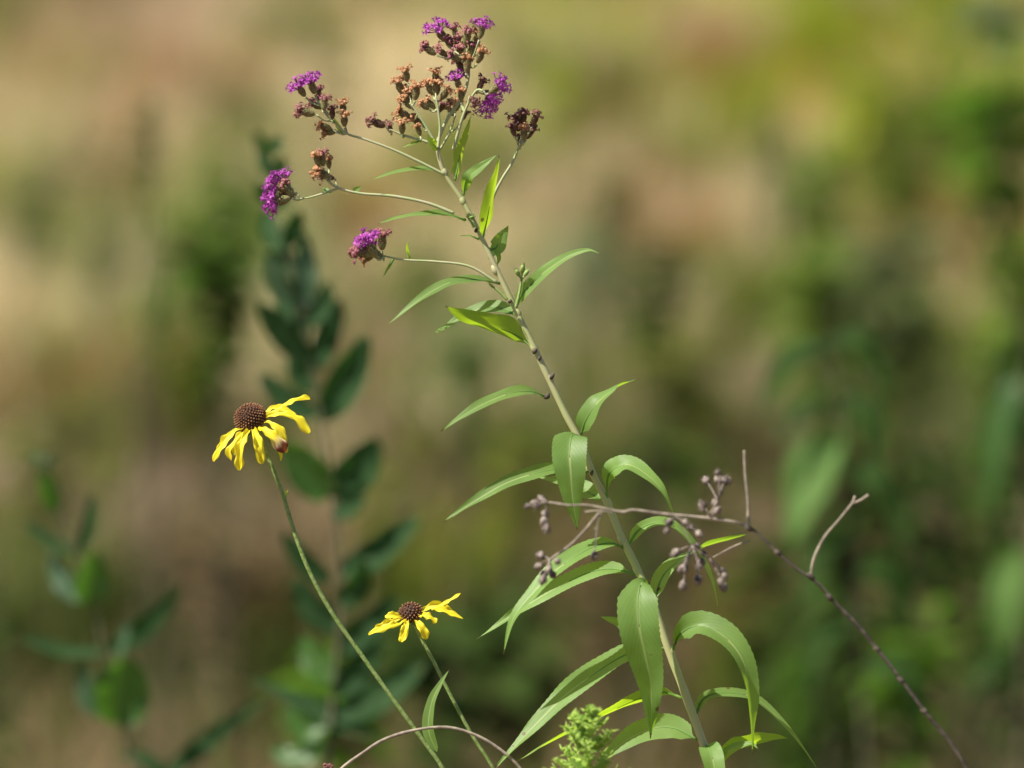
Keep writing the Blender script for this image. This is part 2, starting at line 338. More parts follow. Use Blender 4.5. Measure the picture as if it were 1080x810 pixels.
for k in range(260):
    ty = 5.6 + 10 * rg.random() ** 1.1; tx = rg.uniform(-1, 1) * (ty * .108 + .4); right = ss(.15, .6, tx / (ty * .108))
    far = ss(6.5, 9, ty); col = Vector(rg.choice(PAL[:3] + PAL[1:3] + PAL[6:7] if rg.random() < .14 + .6 * right else PAL[3:]))
    if ty < 7: col = col * .8
    hh = rg.uniform(.10, .26); sp_ = rg.uniform(.03, .10)
    for i in range(70):
        a = rg.uniform(0, 6.283); q = rg.random() ** .5 * sp_; x = tx + math.cos(a) * q; y = ty + math.sin(a) * q; h_ = hh * rg.uniform(.6, 1.1); ln = rg.uniform(.2, .6) * h_
        b = rg.uniform(0, 6.283); wx, wy = math.cos(b) * .004, math.sin(b) * .004; c = col * rg.uniform(.7, 1.3); z = gz(x, y); base = len(gr.v)
        for (t, kk) in ((0, 1), (.55, .9)):
            gr.v += [Vector((x + math.cos(a) * ln * t * t - wx * kk, y + math.sin(a) * ln * t * t - wy * kk, z + h_ * t)), Vector((x + math.cos(a) * ln * t * t + wx * kk, y + math.sin(a) * ln * t * t + wy * kk, z + h_ * t))]
            gr.uv += [(t, 0), (t, 1)]; gr.c += [(c.x, c.y, c.z, 1)] * 2
        gr.v.append(Vector((x + math.cos(a) * ln, y + math.sin(a) * ln, z + h_ * .93))); gr.uv.append((1, .5)); gr.c.append((c.x, c.y, c.z, 1))
        gr.f += [(base, base + 1, base + 3, base + 2), (base + 2, base + 3, base + 4)]
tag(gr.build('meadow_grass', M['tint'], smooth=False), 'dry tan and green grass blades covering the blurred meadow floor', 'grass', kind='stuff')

# ---- blurred weeds standing in the meadow: each one its own plant
def weed(top, d, hpx, wpx, nl, lw, col, label, name='meadow_weed', cat='weed', group='blurred weeds in the meadow behind', droop=.3, droppx=None, stems=3, col2=None):
    """top pixel, distance; foliage fills hpx by wpx below the top; the stems reach the ground"""
    tp = P(top[0], top[1], d); H = mm(hpx, d); W = mm(wpx, d)
    base = Vector((tp.x + random.uniform(-.03, .03), tp.y + random.uniform(-.03, .03), 0)); base.z = gz(base.x, base.y)
    root = thing(name, base, label, cat, group)
    st = MB(); spine = []
    for k in range(stems):
        tt = tp + Vector((random.uniform(-.5, .5) * W * .7 * (k > 0), random.uniform(-.5, .5) * W, -random.uniform(0, .35) * H * (k > 0)))
        mid = base.lerp(tt, .5) + Vector((random.uniform(-1, 1) * .02, random.uniform(-1, 1) * .02, 0))
        pts = [base + Vector((random.uniform(-.01, .01), random.uniform(-.01, .01), -.01)), mid, tt]
        st.tube(pts, [.002, .0015, .0007], 6, 12); spine.append(cr(pts, 40))
    st.build('stem', M['bgstem'], root)
    fo = MB()
    for i in range(int(nl * (1.6 if top[1] < 380 else .65))):
        sp_ = random.choice(spine); zlow = tp.z - H
        q = sp_[random.randint(4, 39)]
        for _ in range(8):
            if q.z > max(zlow, 0.02): break
            q = sp_[random.randint(10, 39)]
        a = random.uniform(0, 6.283); e = random.uniform(-.1, .9); prof = .45 + .55 * math.sin(math.pi * min(1, max(0.08, (tp.z - q.z) / max(H, .01))) ** .8)
        l = W * random.uniform(.4, .62) * prof
        dr = Vector((math.cos(a), math.sin(a), e)).normalized(); tip = q + dr * l - Vector((0, 0, droop * l))
        md = q.lerp(tip, .5) + Vector((0, 0, droop * .35 * l))
        n0 = (Vector((0, 0, 1)) + Vector((random.uniform(-.5, .5), random.uniform(-.5, .5), 0))).normalized()
        k0 = len(fo.v); fo.blade([q, md, tip], l * lw * random.uniform(.8, 1.2), n0, fold=.25, n=7, m=2)
        c = Vector(col) if not col2 or random.random() < .6 else Vector(col2); c = c * random.uniform(.6, 1.3)
        fo.c += [(c.x, c.y, c.z, 1)] * (len(fo.v) - k0)
    fo.build('foliage', M['tint'], root); return root
G1 = (0.045, 0.095, 0.010); G2 = (0.095, 0.20, 0.015); G3 = (0.14, 0.21, 0.03); DK = (0.05, 0.085, 0.018); GY = (.12, .16, .06); YL = (.30, .36, .03)
WE = [
 ((165, 85), 4.3, 130, 60, 40, .35, G1, 'small dark green weed tip high in the upper left', .3),
 ((108, 205), 6.2, 140, 60, 60, .3, GY, 'grey green weed left of the bright green sprout', .3),
 ((160, 270), 4.6, 130, 50, 50, .35, G2, 'bright green narrow sprout left of the dark weed column', .3),
 ((225, 160), 6.4, 220, 110, 130, .35, G3, 'broad pale green weed behind the dark weed column', .3),
 ((248, 205), 4.1, 210, 100, 75, .38, G1, 'dark green weed column left of the violet flower head', .3),
 ((50, 170), 7.0, 120, 80, 50, .3, GY, 'faint olive weed near the upper left edge', .3),
 ((655, 160), 6.6, 120, 70, 40, .35, OL, 'olive weed right of the dark maroon flower heads', .3),
 ((692, 240), 4.8, 150, 70, 90, .38, G1, 'dark green weed right of the long pale leaf', .3),
 ((715, 340), 5.6, 170, 100, 70, .35, OL, 'low olive brown weed above the dry twig', .3),
 ((492, 350), 4.8, 110, 60, 60, .4, G1, 'dark green weed clump left of the main stem midway', .3),
 ((452, 250), 7.2, 90, 70, 50, .4, G3, 'soft green weed under the lowest violet flower head', .3),
 ((420, 440), 5.6, 200, 110, 90, .35, OL, 'olive weed between the two yellow flowers', .3),
 ((560, 620), 4.7, 200, 160, 150, .4, DK, 'dark low weed behind the left pointing leaves', .3),
 ((450, 660), 4.3, 170, 150, 120, .4, DK, 'dark weed directly behind the smaller yellow flower', .3),
 ((860, 150), 6.4, 150, 90, 60, .35, G2, 'green weed in the upper right middle distance', .3),
 ((950, 130), 6.0, 160, 70, 70, .3, G1, 'dark leaning weed at the upper right', .3),
 ((880, 260), 5.8, 190, 140, 70, .35, G3, 'wide grey green bush right of the tan clearing', .3),
 ((970, 250), 5.8, 200, 140, 70, .35, GY, 'grey green bush above the dark leafy mass', .3),
 ((1058, 60), 4.8, 150, 130, 50, .4, G2, 'bright green weed at the upper right edge', .3),
 ((1070, 170), 4.8, 130, 110, 35, .4, G1, 'dark green weed at the right edge below the bright one', .3),
 ((1070, 250), 4.7, 180, 110, 80, .4, G3, 'soft green weed at the right edge above the long pale leaves', .4),
 ((1000, 30), 6.0, 200, 100, 70, .3, G3, 'pale green weed left of the bright weed in the upper right', .3),
 ((905, 60), 6.6, 150, 110, 60, .3, YL, 'yellow green weed at the top right of the meadow', .3),
 ((600, 60), 7.2, 120, 90, 50, .3, YL, 'yellow green weed right of the uppermost purple heads', .3),
 ((340, 40), 7.4, 120, 70, 50, .3, OL, 'faint olive weed between the two upper flower clusters', .3),
 ((1040, 5), 4.9, 60, 110, 60, .4, PG, 'pale green leafy tip in the top right corner', .3),
 ((900, 400), 4.3, 380, 150, 260, .3, DK, 'dense dark green mass behind the forked twig', .5),
 ((960, 430), 4.5, 380, 150, 220, .3, DK, 'dark green mass right of the forked twig', .5),
 ((1020, 440), 4.6, 380, 130, 160, .3, DG, 'olive green weed between dark mass and right edge', .4),
 ((1075, 330), 4.2, 300, 100, 130, .25, G1, 'tall dark green plant along the right edge', .5),
 ((830, 480), 4.8, 280, 130, 120, .35, DG, 'dark olive weed behind the pale drooping leaf', .4),
 ((860, 690), 4.4, 160, 150, 120, .4, G1, 'dark green weed below the dry twig fork', .4),
 ((960, 640), 4.2, 200, 120, 90, .4, G2, 'yellowish green weed at the lower right', .4),
 ((780, 640), 5.0, 200, 150, 110, .4, OL, 'brown green weed right of the arching leaf', .4),
 ((0, 620), 4.2, 220, 80, 120, .35, DK, 'dark green weed at the lower left edge', .4),
 ((350, 680), 3.9, 160, 130, 120, .4, G2, 'bright green low weed at the bottom left middle', .4),
 ((230, 520), 5.4, 220, 140, 90, .35, BR, 'brown withered weed left of the curved green stem', .4),
 ((640, 520), 5.3, 200, 120, 90, .35, BR, 'brown weed behind the main stem', .4),
 ((120, 470), 6.2, 120, 130, 60, .35, OL, 'olive weed above the round leaved plant', .4),
 ((620, 230), 6.6, 130, 80, 60, .35, PG, 'pale green weed right of the green bud twig', .3),
 ((810, 110), 6.6, 150, 60, 60, .35, GY, 'grey green weed in the upper right, well above the dry twig', .3),
 ((1040, 100), 4.9, 150, 80, 60, .35, G2, 'fresh green leaf tuft close to the upper right edge', .3),
 ((1050, 600), 4.0, 220, 130, 110, .35, G1, 'dark green weed low at the right edge', .4),
 ((870, 560), 4.6, 260, 120, 120, .35, DK, 'dark weed between drooping leaf and dry twig', .4),
 ((700, 440), 5.2, 220, 150, 120, .35, DG, 'dark olive weed above the berries of the dry twig', .4),
 ((40, 420), 5.6, 150, 100, 70, .35, OL, 'olive weed at the left edge above the waxy leaves', .3),
 ((200, 350), 5.4, 130, 100, 70, .35, OL, 'olive weed just left of the larger yellow flower', .3),
 ((560, 440), 5.6, 160, 100, 70, .35, OL, 'dull olive weed behind the middle leaves', .4),
]
for e in WE: weed(*e[:7], e[7], droop=e[8])

# ---- out-of-focus leafy plants whose leaves can be told apart
def leafy(name, label, cat, d, stem, leaves, group=None, rad=2.4, smat='bgstem', wmul=1.0):
    pts = rooted(stem, d); root = thing(name, Vector((pts[-1].x, pts[-1].y, 0)), label, cat, group)
    st = MB(); st.tube(pts, [mm(rad * .4, d), mm(rad, d), mm(rad * 1.4, d), mm(rad * 1.6, d)], 8, 90); st.build('stem', M[smat], root)
    for lf in leaves:
        path, wd, n, mat = lf[:4]; wd *= wmul; sh = lf[4] if len(lf) > 4 else 'ovate'; dz = random.uniform(-.02, .02)
        m_ = MB(); pp = [P(x, y, d + (dz * k / (len(path) - 1))) for k, (x, y) in enumerate(path)]
        m_.blade(pp, mm(wd, d), NV(n), fold=.3, shape=sh, n=16, m=6, wave=.2); m_.build('leaf', M[mat], root)
    return root
A1 = (.3, .5, .8); A2 = (-.3, .5, .8)
leafy('opposite_leaved_plant', 'dusky blue green upright plant with paired oval leaves behind the larger yellow flower', 'plant', 3.1,
 [(284, 150), (292, 230), (310, 290), (322, 350), (335, 420), (346, 490), (355, 560), (360, 640), (352, 720), (345, 810)],
 [([(284, 160), (276, 150), (272, 138)], 14, A2, 'duskleaf'), ([(285, 160), (293, 152), (300, 146)], 14, A1, 'duskleaf'), ([(287, 185), (280, 170), (276, 155)], 16, A2, 'duskleaf'),
  ([(288, 190), (295, 178), (300, 165)], 16, A1, 'midleaf'), ([(290, 215), (280, 205), (270, 190)], 16, A2, 'duskleaf'), ([(291, 220), (300, 210), (304, 198)], 15, A1, 'duskleaf'),
  ([(316, 322), (298, 300), (283, 264)], 26, (-.5, .3, .8), 'roundleaf'), ([(316, 330), (322, 290), (320, 245)], 24, A1, 'roundleaf'),
  ([(326, 382), (300, 352), (272, 318)], 28, (-.2, .1, .9), 'duskleaf'), ([(330, 392), (345, 355), (360, 315)], 26, A1, 'duskleaf'),
  ([(324, 360), (305, 330), (300, 300)], 24, A2, 'duskleaf'), ([(338, 445), (362, 405), (390, 352)], 36, (.3, .2, .9), 'duskleaf'), ([(336, 440), (305, 425), (272, 394)], 26, (-.2, .5, .7), 'duskleaf'),
  ([(348, 524), (325, 500), (300, 466)], 40, (-.1, .3, .9), 'midleaf'), ([(349, 524), (375, 497), (398, 462)], 40, (.3, .1, .9), 'duskleaf'),
  ([(356, 606), (392, 588), (444, 545)], 30, (.2, .5, .8), 'duskleaf'), ([(350, 612), (325, 597), (298, 560)], 22, A2, 'duskleaf'),
  ([(358, 665), (330, 642), (310, 608)], 28, A2, 'duskleaf'), ([(359, 690), (385, 665), (420, 628)], 26, A1, 'duskleaf'),
  ([(400, 778), (330, 748), (258, 712)], 24, (-.1, .6, .7), 'duskleaf', 'lance'), ([(352, 760), (400, 735), (452, 695)], 32, A1, 'duskleaf'), ([(345, 790), (310, 800), (285, 790)], 26, A2, 'midleaf'),
  ([(300, 265), (288, 245), (280, 222)], 22, A2, 'duskleaf'), ([(302, 262), (310, 240), (314, 220)], 20, A1, 'duskleaf'), ([(308, 290), (300, 270), (296, 245)], 20, A2, 'duskleaf'),
  ([(320, 345), (338, 325), (345, 295)], 22, A1, 'duskleaf'), ([(332, 415), (318, 395), (308, 360)], 24, A2, 'duskleaf'), ([(350, 545), (368, 535), (385, 515)], 22, A1, 'duskleaf'),
  ([(358, 640), (375, 620), (384, 590)], 26, A1, 'duskleaf'), ([(356, 720), (335, 700), (318, 670)], 30, A2, 'midleaf'), ([(354, 735), (380, 705), (402, 665)], 30, A1, 'duskleaf'), ([(350, 765), (325, 770), (300, 745)], 28, A2, 'midleaf')], wmul=1.15)
leafy('waxy_leaved_plant', 'low grey green plant with round waxy leaves at the lower left', 'plant', 3.14,
 [(44, 478), (55, 520), (76, 575), (97, 625), (108, 680), (125, 745), (142, 812)],
 [([(46, 490), (38, 482), (30, 478)], 9, A2, 'duskleaf'), ([(48, 492), (54, 484), (60, 478)], 9, A1, 'duskleaf'), ([(60, 540), (52, 515), (42, 492)], 24, (0, .3, .9), 'midleaf'),
  ([(78, 585), (50, 570), (25, 550)], 15, (-.1, .6, .7), 'duskleaf'), ([(82, 585), (93, 555), (98, 520)], 16, A1, 'duskleaf'), ([(88, 634), (66, 612), (54, 580)], 26, (-.4, .4, .8), 'roundleaf'),
  ([(90, 638), (97, 610), (100, 580)], 40, (.3, .3, .9), 'midleaf'), ([(112, 688), (145, 668), (194, 618)], 24, (.5, .3, .8), 'duskleaf'), ([(112, 688), (70, 688), (18, 672)], 18, (-.1, .6, .7), 'duskleaf'),
  ([(126, 765), (128, 725), (132, 690)], 66, (.2, .3, .9), 'midleaf'), ([(118, 755), (96, 730), (84, 698)], 36, (-.6, .6, .8), 'roundleaf'), ([(122, 690), (130, 680), (138, 658)], 26, (-.5, .6, .7), 'roundleaf')], wmul=.95)
leafy('blue_green_weed', 'blue green long leaf rising from the bottom left between two plants', 'plant', 3.2,
 [(205, 800), (200, 830)], [([(170, 822), (225, 778), (290, 728)], 24, A1, 'duskleaf', 'lance'), ([(180, 820), (150, 800), (120, 795)], 18, A2, 'duskleaf', 'lance')])
leafy('drooping_leaved_plant', 'tall plant with one big pale drooping leaf right of the dry twig tip', 'plant', 3.75,
 [(872, 355), (885, 420), (890, 470), (898, 560), (905, 680), (915, 812)],
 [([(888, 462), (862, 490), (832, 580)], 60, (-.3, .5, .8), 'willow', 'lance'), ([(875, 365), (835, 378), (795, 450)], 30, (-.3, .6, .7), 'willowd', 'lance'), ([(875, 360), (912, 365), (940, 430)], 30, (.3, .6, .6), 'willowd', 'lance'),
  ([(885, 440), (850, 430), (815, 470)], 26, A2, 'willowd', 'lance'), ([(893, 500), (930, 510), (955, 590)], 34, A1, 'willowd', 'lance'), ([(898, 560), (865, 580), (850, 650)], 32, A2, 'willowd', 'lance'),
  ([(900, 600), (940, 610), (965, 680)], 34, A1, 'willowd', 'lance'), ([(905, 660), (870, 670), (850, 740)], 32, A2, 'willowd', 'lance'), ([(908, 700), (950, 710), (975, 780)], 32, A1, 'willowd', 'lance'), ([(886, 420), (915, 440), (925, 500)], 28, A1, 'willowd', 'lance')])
leafy('long_leaved_plant', 'plant with long upright pale green leaves on the right edge', 'plant', 3.9,
 [(1085, 330), (1082, 500), (1080, 640), (1078, 812)],
 [([(1082, 470), (1070, 430), (1058, 370)], 30, A2, 'willowd', 'lance'), ([(1075, 400), (1055, 450), (1040, 550)], 34, A2, 'midleaf', 'lance'), ([(1078, 575), (1062, 640), (1058, 700)], 46, (-.4, .5, .8), 'willow', 'lance'), ([(1080, 720), (1050, 700), (1020, 740)], 28, A2, 'willowd', 'lance')])

# =================================================================== IRONWEED (subject)
SP = [(460, 152), (468, 181), (490, 215), (510, 255), (530, 297), (548, 335), (565, 370), (580, 402), (597, 438), (612, 466), (624, 497), (640, 530), (655, 565), (672, 600), (690, 640), (704, 682), (722, 730), (742, 785), (754, 820)]
pts = rooted(SP, D0); rb = pts[-1]; root = thing('ironweed_plant', Vector((rb.x, rb.y, 0)), 'tall leaning sunlit plant with narrow leaves and purple and brown flower heads, in sharp focus', 'wildflower')
st = MB()
st.tube(pts, [mm(2.2), mm(3.7), mm(4.6), mm(5), mm(5.5), mm(6), mm(6.2)], 12, 260, bump=.12)
for (x, y) in ((469, 182), (488, 212), (522, 285), (546, 330), (563, 367), (580, 400), (612, 466), (622, 495), (641, 530), (656, 570), (672, 602), (690, 640), (707, 688), (722, 730)):
    st.ball(P(x, y), mm(3.2 + (y - 180) / 420), (P(x + 5, y + 10) - P(x, y)).normalized(), 1.9, 10, 6, .1)
st.build('main_stem', M['stem'], root)

for k, (x, y, rr) in enumerate(((582, 397, 3.2), (577, 418, 3.6), (564, 370, 3.4), (569, 378, 2.6), (538, 318, 2.4), (502, 243, 2.6), (624, 499, 2.4))):
    q = MB(); q.ball(P(x, y, D0 - .002), mm(rr * .75), (X * .5 + U).normalized(), 1.5, 8, 6, .4); q.build('axillary_bud', M['twig'], root)
def leaf(path, wd, n, n2=None, mat='leaf', teeth=.05, fold=.26, pet=.1, wave=.12, d=D0, cup=0.0, shape='lance', N_=64):
    m_ = MB(); pp = [P(q[0], q[1], d + (q[2] if len(q) > 2 else 0) * .001) for q in path]
    m_.blade(pp, mm(wd * .9, d), NV(n), NV(n2) if n2 else None, fold=fold, shape=shape, teeth=teeth, n=N_ + 1 if N_ % 2 == 0 else N_, m=8, wave=wave, petiole=pet, cup=cup)
    pet_pts = [pp[0], pp[0].lerp(pp[1], .5)]
    # round petiole and raised midrib underneath
    c = cr(pp, 16)[:7]; m_.tube(c, [mm(1.6, d), mm(.9, d), mm(.4, d)], 6, 12)
    return m_.build('leaf', M[mat], root)
LV = [
 dict(path=[(577, 419, 0), (559, 413, -8), (538, 415, -14), (510, 426, -20), (487, 439, -24), (465, 455, -28)], wd=20, n=(-.1, .75, .65)),
 dict(path=[(613, 458, 0), (618, 443, -4), (632, 423, -6), (652, 408, 0), (671, 400, 4)], wd=27, n=(-.35, .1, .95), n2=(-.1, .7, -.28), fold=.2),
 dict(path=[(615, 463, 0), (604, 459, -10), (601, 479, -18), (602, 500, -20), (604, 526, -18), (609, 559, -14)], wd=43, n=(-.15, .6, .8), n2=(-.1, .1, 1), fold=.3, cup=.1, pet=.24),
 dict(path=[(624, 498, 0), (590, 495, -6), (562, 500, -10), (531, 511, -14), (497, 531, -18), (466, 551, -22)], wd=24, n=(-.1, .7, .7)),
 dict(path=[(640, 529, 2), (622, 520, 12), (600, 509, 20), (566, 503, 26)], wd=26, n=(.1, .6, .8)),
 dict(path=[(640, 527, 0), (641, 503, -6), (650, 493, -10), (666, 491, -14), (687, 505, -20), (702, 523, -22), (712, 543, -20)], wd=27, n=(.2, .6, .75), n2=(.6, .3, .6), pet=.28),
 dict(path=[(661, 580, 0), (670, 563, 6), (680, 555, 8), (697, 551, 8), (715, 558, 8), (735, 580, 10), (750, 610, 12), (758, 645, 12)], wd=16, n=(.2, .7, .6), n2=(.8, .2, .5)),
 dict(path=[(690, 636, 0), (699, 608, 10), (718, 591, 16), (747, 575, 18), (770, 568, 14), (791, 563, 10)], wd=25, n=(-.35, .2, .9), n2=(-.2, .6, -.5)),
 dict(path=[(658, 578, 0), (643, 573, -6), (621, 579, -12), (587, 601, -20), (561, 627, -24), (541, 653, -26), (531, 690, -24)], wd=28, n=(-.25, .65, .7), n2=(-.7, .3, .7)),
 dict(path=[(671, 606, 0), (643, 600, 4), (613, 607, 4), (576, 626, 0), (543, 647, -2), (503, 674, -4)], wd=25, n=(-.2, .65, .72)),
 dict(path=[(686, 628, 0), (678, 614, -12), (673, 630, -20), (674, 660, -24), (680, 690, -22), (686, 720, -18), (687, 750, -14), (686, 779, -8)], wd=50, n=(-.1, .4, .9), n2=(-.05, .1, 1), fold=.3, cup=.1, wave=.1, pet=.26),
 dict(path=[(696, 664, 0), (672, 665, 8), (650, 656, 12), (632, 650, 14)], wd=20, n=(-.1, .5, .85)),
 dict(path=[(704, 684, 0), (680, 684, 4), (655, 693, 2), (628, 710, -4), (598, 732, -10), (565, 764, -16), (520, 813, -22)], wd=34, n=(-.35, .55, .72)),
 dict(path=[(719, 736, 0), (698, 730, 10), (669, 739, 14), (639, 753, 14), (602, 772, 10), (569, 789, 6), (545, 803, 2)], wd=24, n=(-.2, .55, -.75), n2=(-.3, .8, .1), mat='young'),
 dict(path=[(735, 780, 0), (710, 768, 4), (684, 770, 4), (658, 783, 0), (625, 810, -4)], wd=34, n=(-.1, .55, .8)),
 dict(path=[(709, 688, 0), (717, 669, -6), (739, 660, -12), (765, 673, -18), (784, 699, -22), (791, 740, -22), (794, 797, -18)], wd=38, n=(.1, .5, .85), n2=(.9, .1, .5), fold=.4, pet=.18),
 dict(path=[(733, 760, 0), (741, 738, 8), (762, 731, 12), (795, 736, 14), (821, 758, 12), (843, 784, 10), (864, 814, 8)], wd=16, n=(.1, .8, .5), n2=(.5, .6, .5)),
 dict(path=[(748, 800, 0), (770, 791, 6), (795, 782, 6), (815, 778, 4), (832, 779, 2)], wd=32, n=(-.2, .8, -.55), mat='young'),
 dict(path=[(750, 812, 0), (768, 793, 2), (790, 784, 2), (800, 790, 0)], wd=14, n=(0, .6, .7)),
 dict(path=[(744, 786, 0), (749, 792, -10), (754, 812, -16), (762, 850, -16)], wd=28, n=(.1, .3, .9)),
 dict(path=[(544, 326, 0), (549, 313, -2), (560, 300, -4), (578, 284, -8), (600, 270, -12), (620, 264, -14), (634, 268, -16)], wd=17, n=(.2, .6, .75)),
 dict(path=[(563, 368, 0), (545, 354, 6), (515, 342, 10), (490, 334, 10), (470, 322, 6)], wd=42, n=(-.3, .8, -.55), n2=(-.3, .8, -.5), mat='young', fold=.25, teeth=.06),
 dict(path=[(547, 333, 0), (523, 324, 14), (500, 328, 18), (480, 338, 18), (458, 353, 14)], wd=19, n=(-.1, .6, .75)),
 dict(path=[(527, 299, 0), (504, 295, -6), (478, 297, -10), (456, 307, -14), (436, 321, -18), (407, 344, -20)], wd=18, n=(-.1, .8, .5), n2=(-.3, .6, .6)),
 dict(path=[(491, 232, 0), (470, 226, -6), (445, 226, -10), (422, 229, -12), (398, 236, -14)], wd=13, n=(-.1, .8, .5)),
 dict(path=[(469, 183, 0), (450, 178, -6), (425, 180, -10), (405, 185, -12), (391, 190, -14)], wd=10, n=(-.1, .75, .55)),
 dict(path=[(509, 251, 0), (514, 230, -6), (519, 203, -8), (524, 182, -10), (527, 164, -12)], wd=23, n=(-.8, .2, -.62), mat='young'),
 dict(path=[(515, 262, 0), (522, 262, 2), (528, 252, 4), (536, 238, 6)], wd=20, n=(.4, .3, .8)),
 dict(path=[(516, 272, 0), (521, 264, 8), (526, 272, 10), (523, 282, 8)], wd=10, n=(.4, .3, .8)),
 dict(path=[(489, 206, 0), (492, 190, -2), (506, 177, -6), (525, 163, -8)], wd=15, n=(.5, .6, .6)),
 dict(path=[(480, 190, 0), (485, 165, 6), (491, 145, 8), (497, 122, 8)], wd=19, n=(-.75, .1, -.65), mat='young'),
 dict(path=[(505, 252, 0), (495, 249, -3), (484, 249, -5)], wd=5, n=(0, .8, .5)),
 dict(path=[(471, 345, 0), (465, 347, -2), (458, 351, -3)], wd=4, n=(0, .8, .5)),
 dict(path=[(432, 272, 0), (429, 262, -3), (431, 254, -4)], wd=5, n=(.6, .3, .7), mat='young'),
 dict(path=[(415, 273, 0), (409, 283, -3), (404, 292, -4)], wd=4, n=(.6, .3, .7)),
 dict(path=[(372, 203, 0), (376, 200, -3), (381, 196, -4)], wd=8, n=(.3, .3, .9)),
 dict(path=[(341, 199, 0), (347, 203, -3), (352, 200, -4)], wd=8, n=(.3, .3, .9)),
 dict(path=[(444, 148, 0), (434, 152, -3), (423, 156, -4)], wd=5, n=(.1, .8, .6), mat='young'),
 dict(path=[(362, 142, 0), (356, 133, -3), (352, 124, -4)], wd=8, n=(.5, .3, .8), mat='young'),
 dict(path=[(463, 158, 0), (455, 150, -3), (451, 142, -4)], wd=12, n=(.1, .3, .9), mat='young'),
]
for l in LV: leaf(**l)

# ---- flower heads
def urn(m_, ln, r):
    # involucre: overlapping bracts round an urn, +Z is outward
    m_.ball(Vector((0, 0, -ln * .1)), r * .88, Vector((0, 0, 1)), ln / r * .55, 10, 7)
    for row in range(5):
        z = -ln * .55 + ln * .2 * row; rr = r * (.55, .85, 1.0, .98, .85)[row]
        for k in range(8):
            a = 2 * math.pi * (k + .5 * (row % 2)) / 8
            dr = Vector((math.cos(a), math.sin(a), 0)); q = dr * rr * .8 + Vector((0, 0, z))
            m_.blade([q, q + dr * rr * .3 + Vector((0, 0, ln * .16)), q + dr * rr * .28 + Vector((0, 0, ln * .3))], r * .75, dr, fold=-.3, n=5, m=2)
def tuft(m_, kind, r, ln, seed):
    random.seed(seed)
    n = {'purple': 26, 'mauve': 20, 'rust': 16, 'darkred': 16}[kind]
    for i in range(n):
        a = i * 2.39996 + random.uniform(-.2, .2); rad = math.sqrt((i + .5) / n)
        sp = {'purple': 1.15, 'mauve': .9, 'rust': .85, 'darkred': .95}[kind]
        th = rad * sp; dr = Vector((math.sin(th) * math.cos(a), math.sin(th) * math.sin(a), math.cos(th)))
        q = Vector((math.cos(a) * rad * r * .6, math.sin(a) * rad * r * .6, 0)); l = ln * random.uniform(.55, 1.25)
        tip = q + dr * l; bend = Vector((random.uniform(-1, 1), random.uniform(-1, 1), random.uniform(-.6, .3))) * l * (.12 if kind == 'purple' else .25)
        tip += bend; m_.tube([q, q.lerp(tip, .6) - bend * .2, tip], [.00018, .00022, .00035], 4, 5)
        for k in range(5):
            b = 2 * math.pi * k / 5 + i; o = Vector((math.cos(b), math.sin(b), 0)); s1 = dr.to_track_quat('Z', 'Y') @ o
            up = .35 if kind == 'purple' else -.2; L1 = ln * (.42 if kind == 'purple' else .3) * random.uniform(.7, 1.2)
            e = tip + (s1 + dr * up).normalized() * L1 - dr * (0 if kind == 'purple' else L1 * .5)
            m_.blade([tip, tip.lerp(e, .5) + dr * L1 * .2, e], .0011 if kind == 'purple' else .0013, dr, fold=.2, n=4, m=1)
    if kind in ('rust', 'mauve', 'darkred'):     # pappus bristles
        for i in range(26):
            a = random.uniform(0, 6.283); th = random.uniform(.1, 1.05); dr = Vector((math.sin(th) * math.cos(a), math.sin(th) * math.sin(a), math.cos(th)))
            m_.tube([Vector((0, 0, 0)) + dr * r * .4, dr * ln * .5, dr * ln * random.uniform(.7, 1)], [.00014, .0001], 3, 3)
HEADM = {}
for kind in ('purple', 'mauve', 'rust', 'darkred'):
    for v in range(3):
        a = MB(); urn(a, .0072, .0025); b = MB(); r_, l_ = {'purple': (.0023, .0068), 'mauve': (.0022, .0056), 'rust': (.0021, .0052), 'darkred': (.0024, .0058)}[kind]
        tuft(b, kind, r_, l_, 100 + v * 7 + len(kind))
        b.v = [q + Vector((0, 0, .0028)) for q in b.v]
        HEADM[kind, v] = (a, b)
random.seed(5)
mesh_cache = {}
def head(x, y, dx, dy, kind, size=1.0, dz=0.0, dcam=0.0):
    """x,y = centre of the tuft, (dx,dy) = pointing direction in the picture; returns base point"""
    v = random.randint(0, 2); dr = (X * dx - U * dy - F * random.uniform(-.1, .6) * 1.0).normalized()
    c = P(x, y, D0 + dz); loc = c - dr * .005 * size
    key = (kind, v); size *= {'purple': .86, 'mauve': .86, 'rust': .86, 'darkred': .82}[kind] * random.uniform(.85, 1.12)
    a, b = HEADM[key]; iv = M['invol'] if kind in ('purple', 'mauve') else M['invol_d'] if kind == 'darkred' else M['invol_b']
    if key not in mesh_cache:
        o = a.build('flower_head', iv); p = b.build('florets', M[kind]); mesh_cache[key] = (o.data, p.data)
    else:
        o = bpy.data.objects.new('flower_head', mesh_cache[key][0]); COL.objects.link(o); p = bpy.data.objects.new('florets', mesh_cache[key][1]); COL.objects.link(p)
    o.parent = root; o.location = loc - root.location; o.rotation_mode = 'QUATERNION'; o.rotation_quaternion = dr.to_track_quat('Z', 'Y') @ Matrix.Rotation(random.uniform(0, 6), 3, 'Z').to_quaternion()
    o.scale = (size,) * 3; p.parent = o
    o['label'] = {'purple': 'open purple flower head', 'mauve': 'fading mauve flower head', 'rust': 'dried rust brown flower head', 'darkred': 'dark maroon spent flower head'}[kind]
    return loc - dr * .005 * size
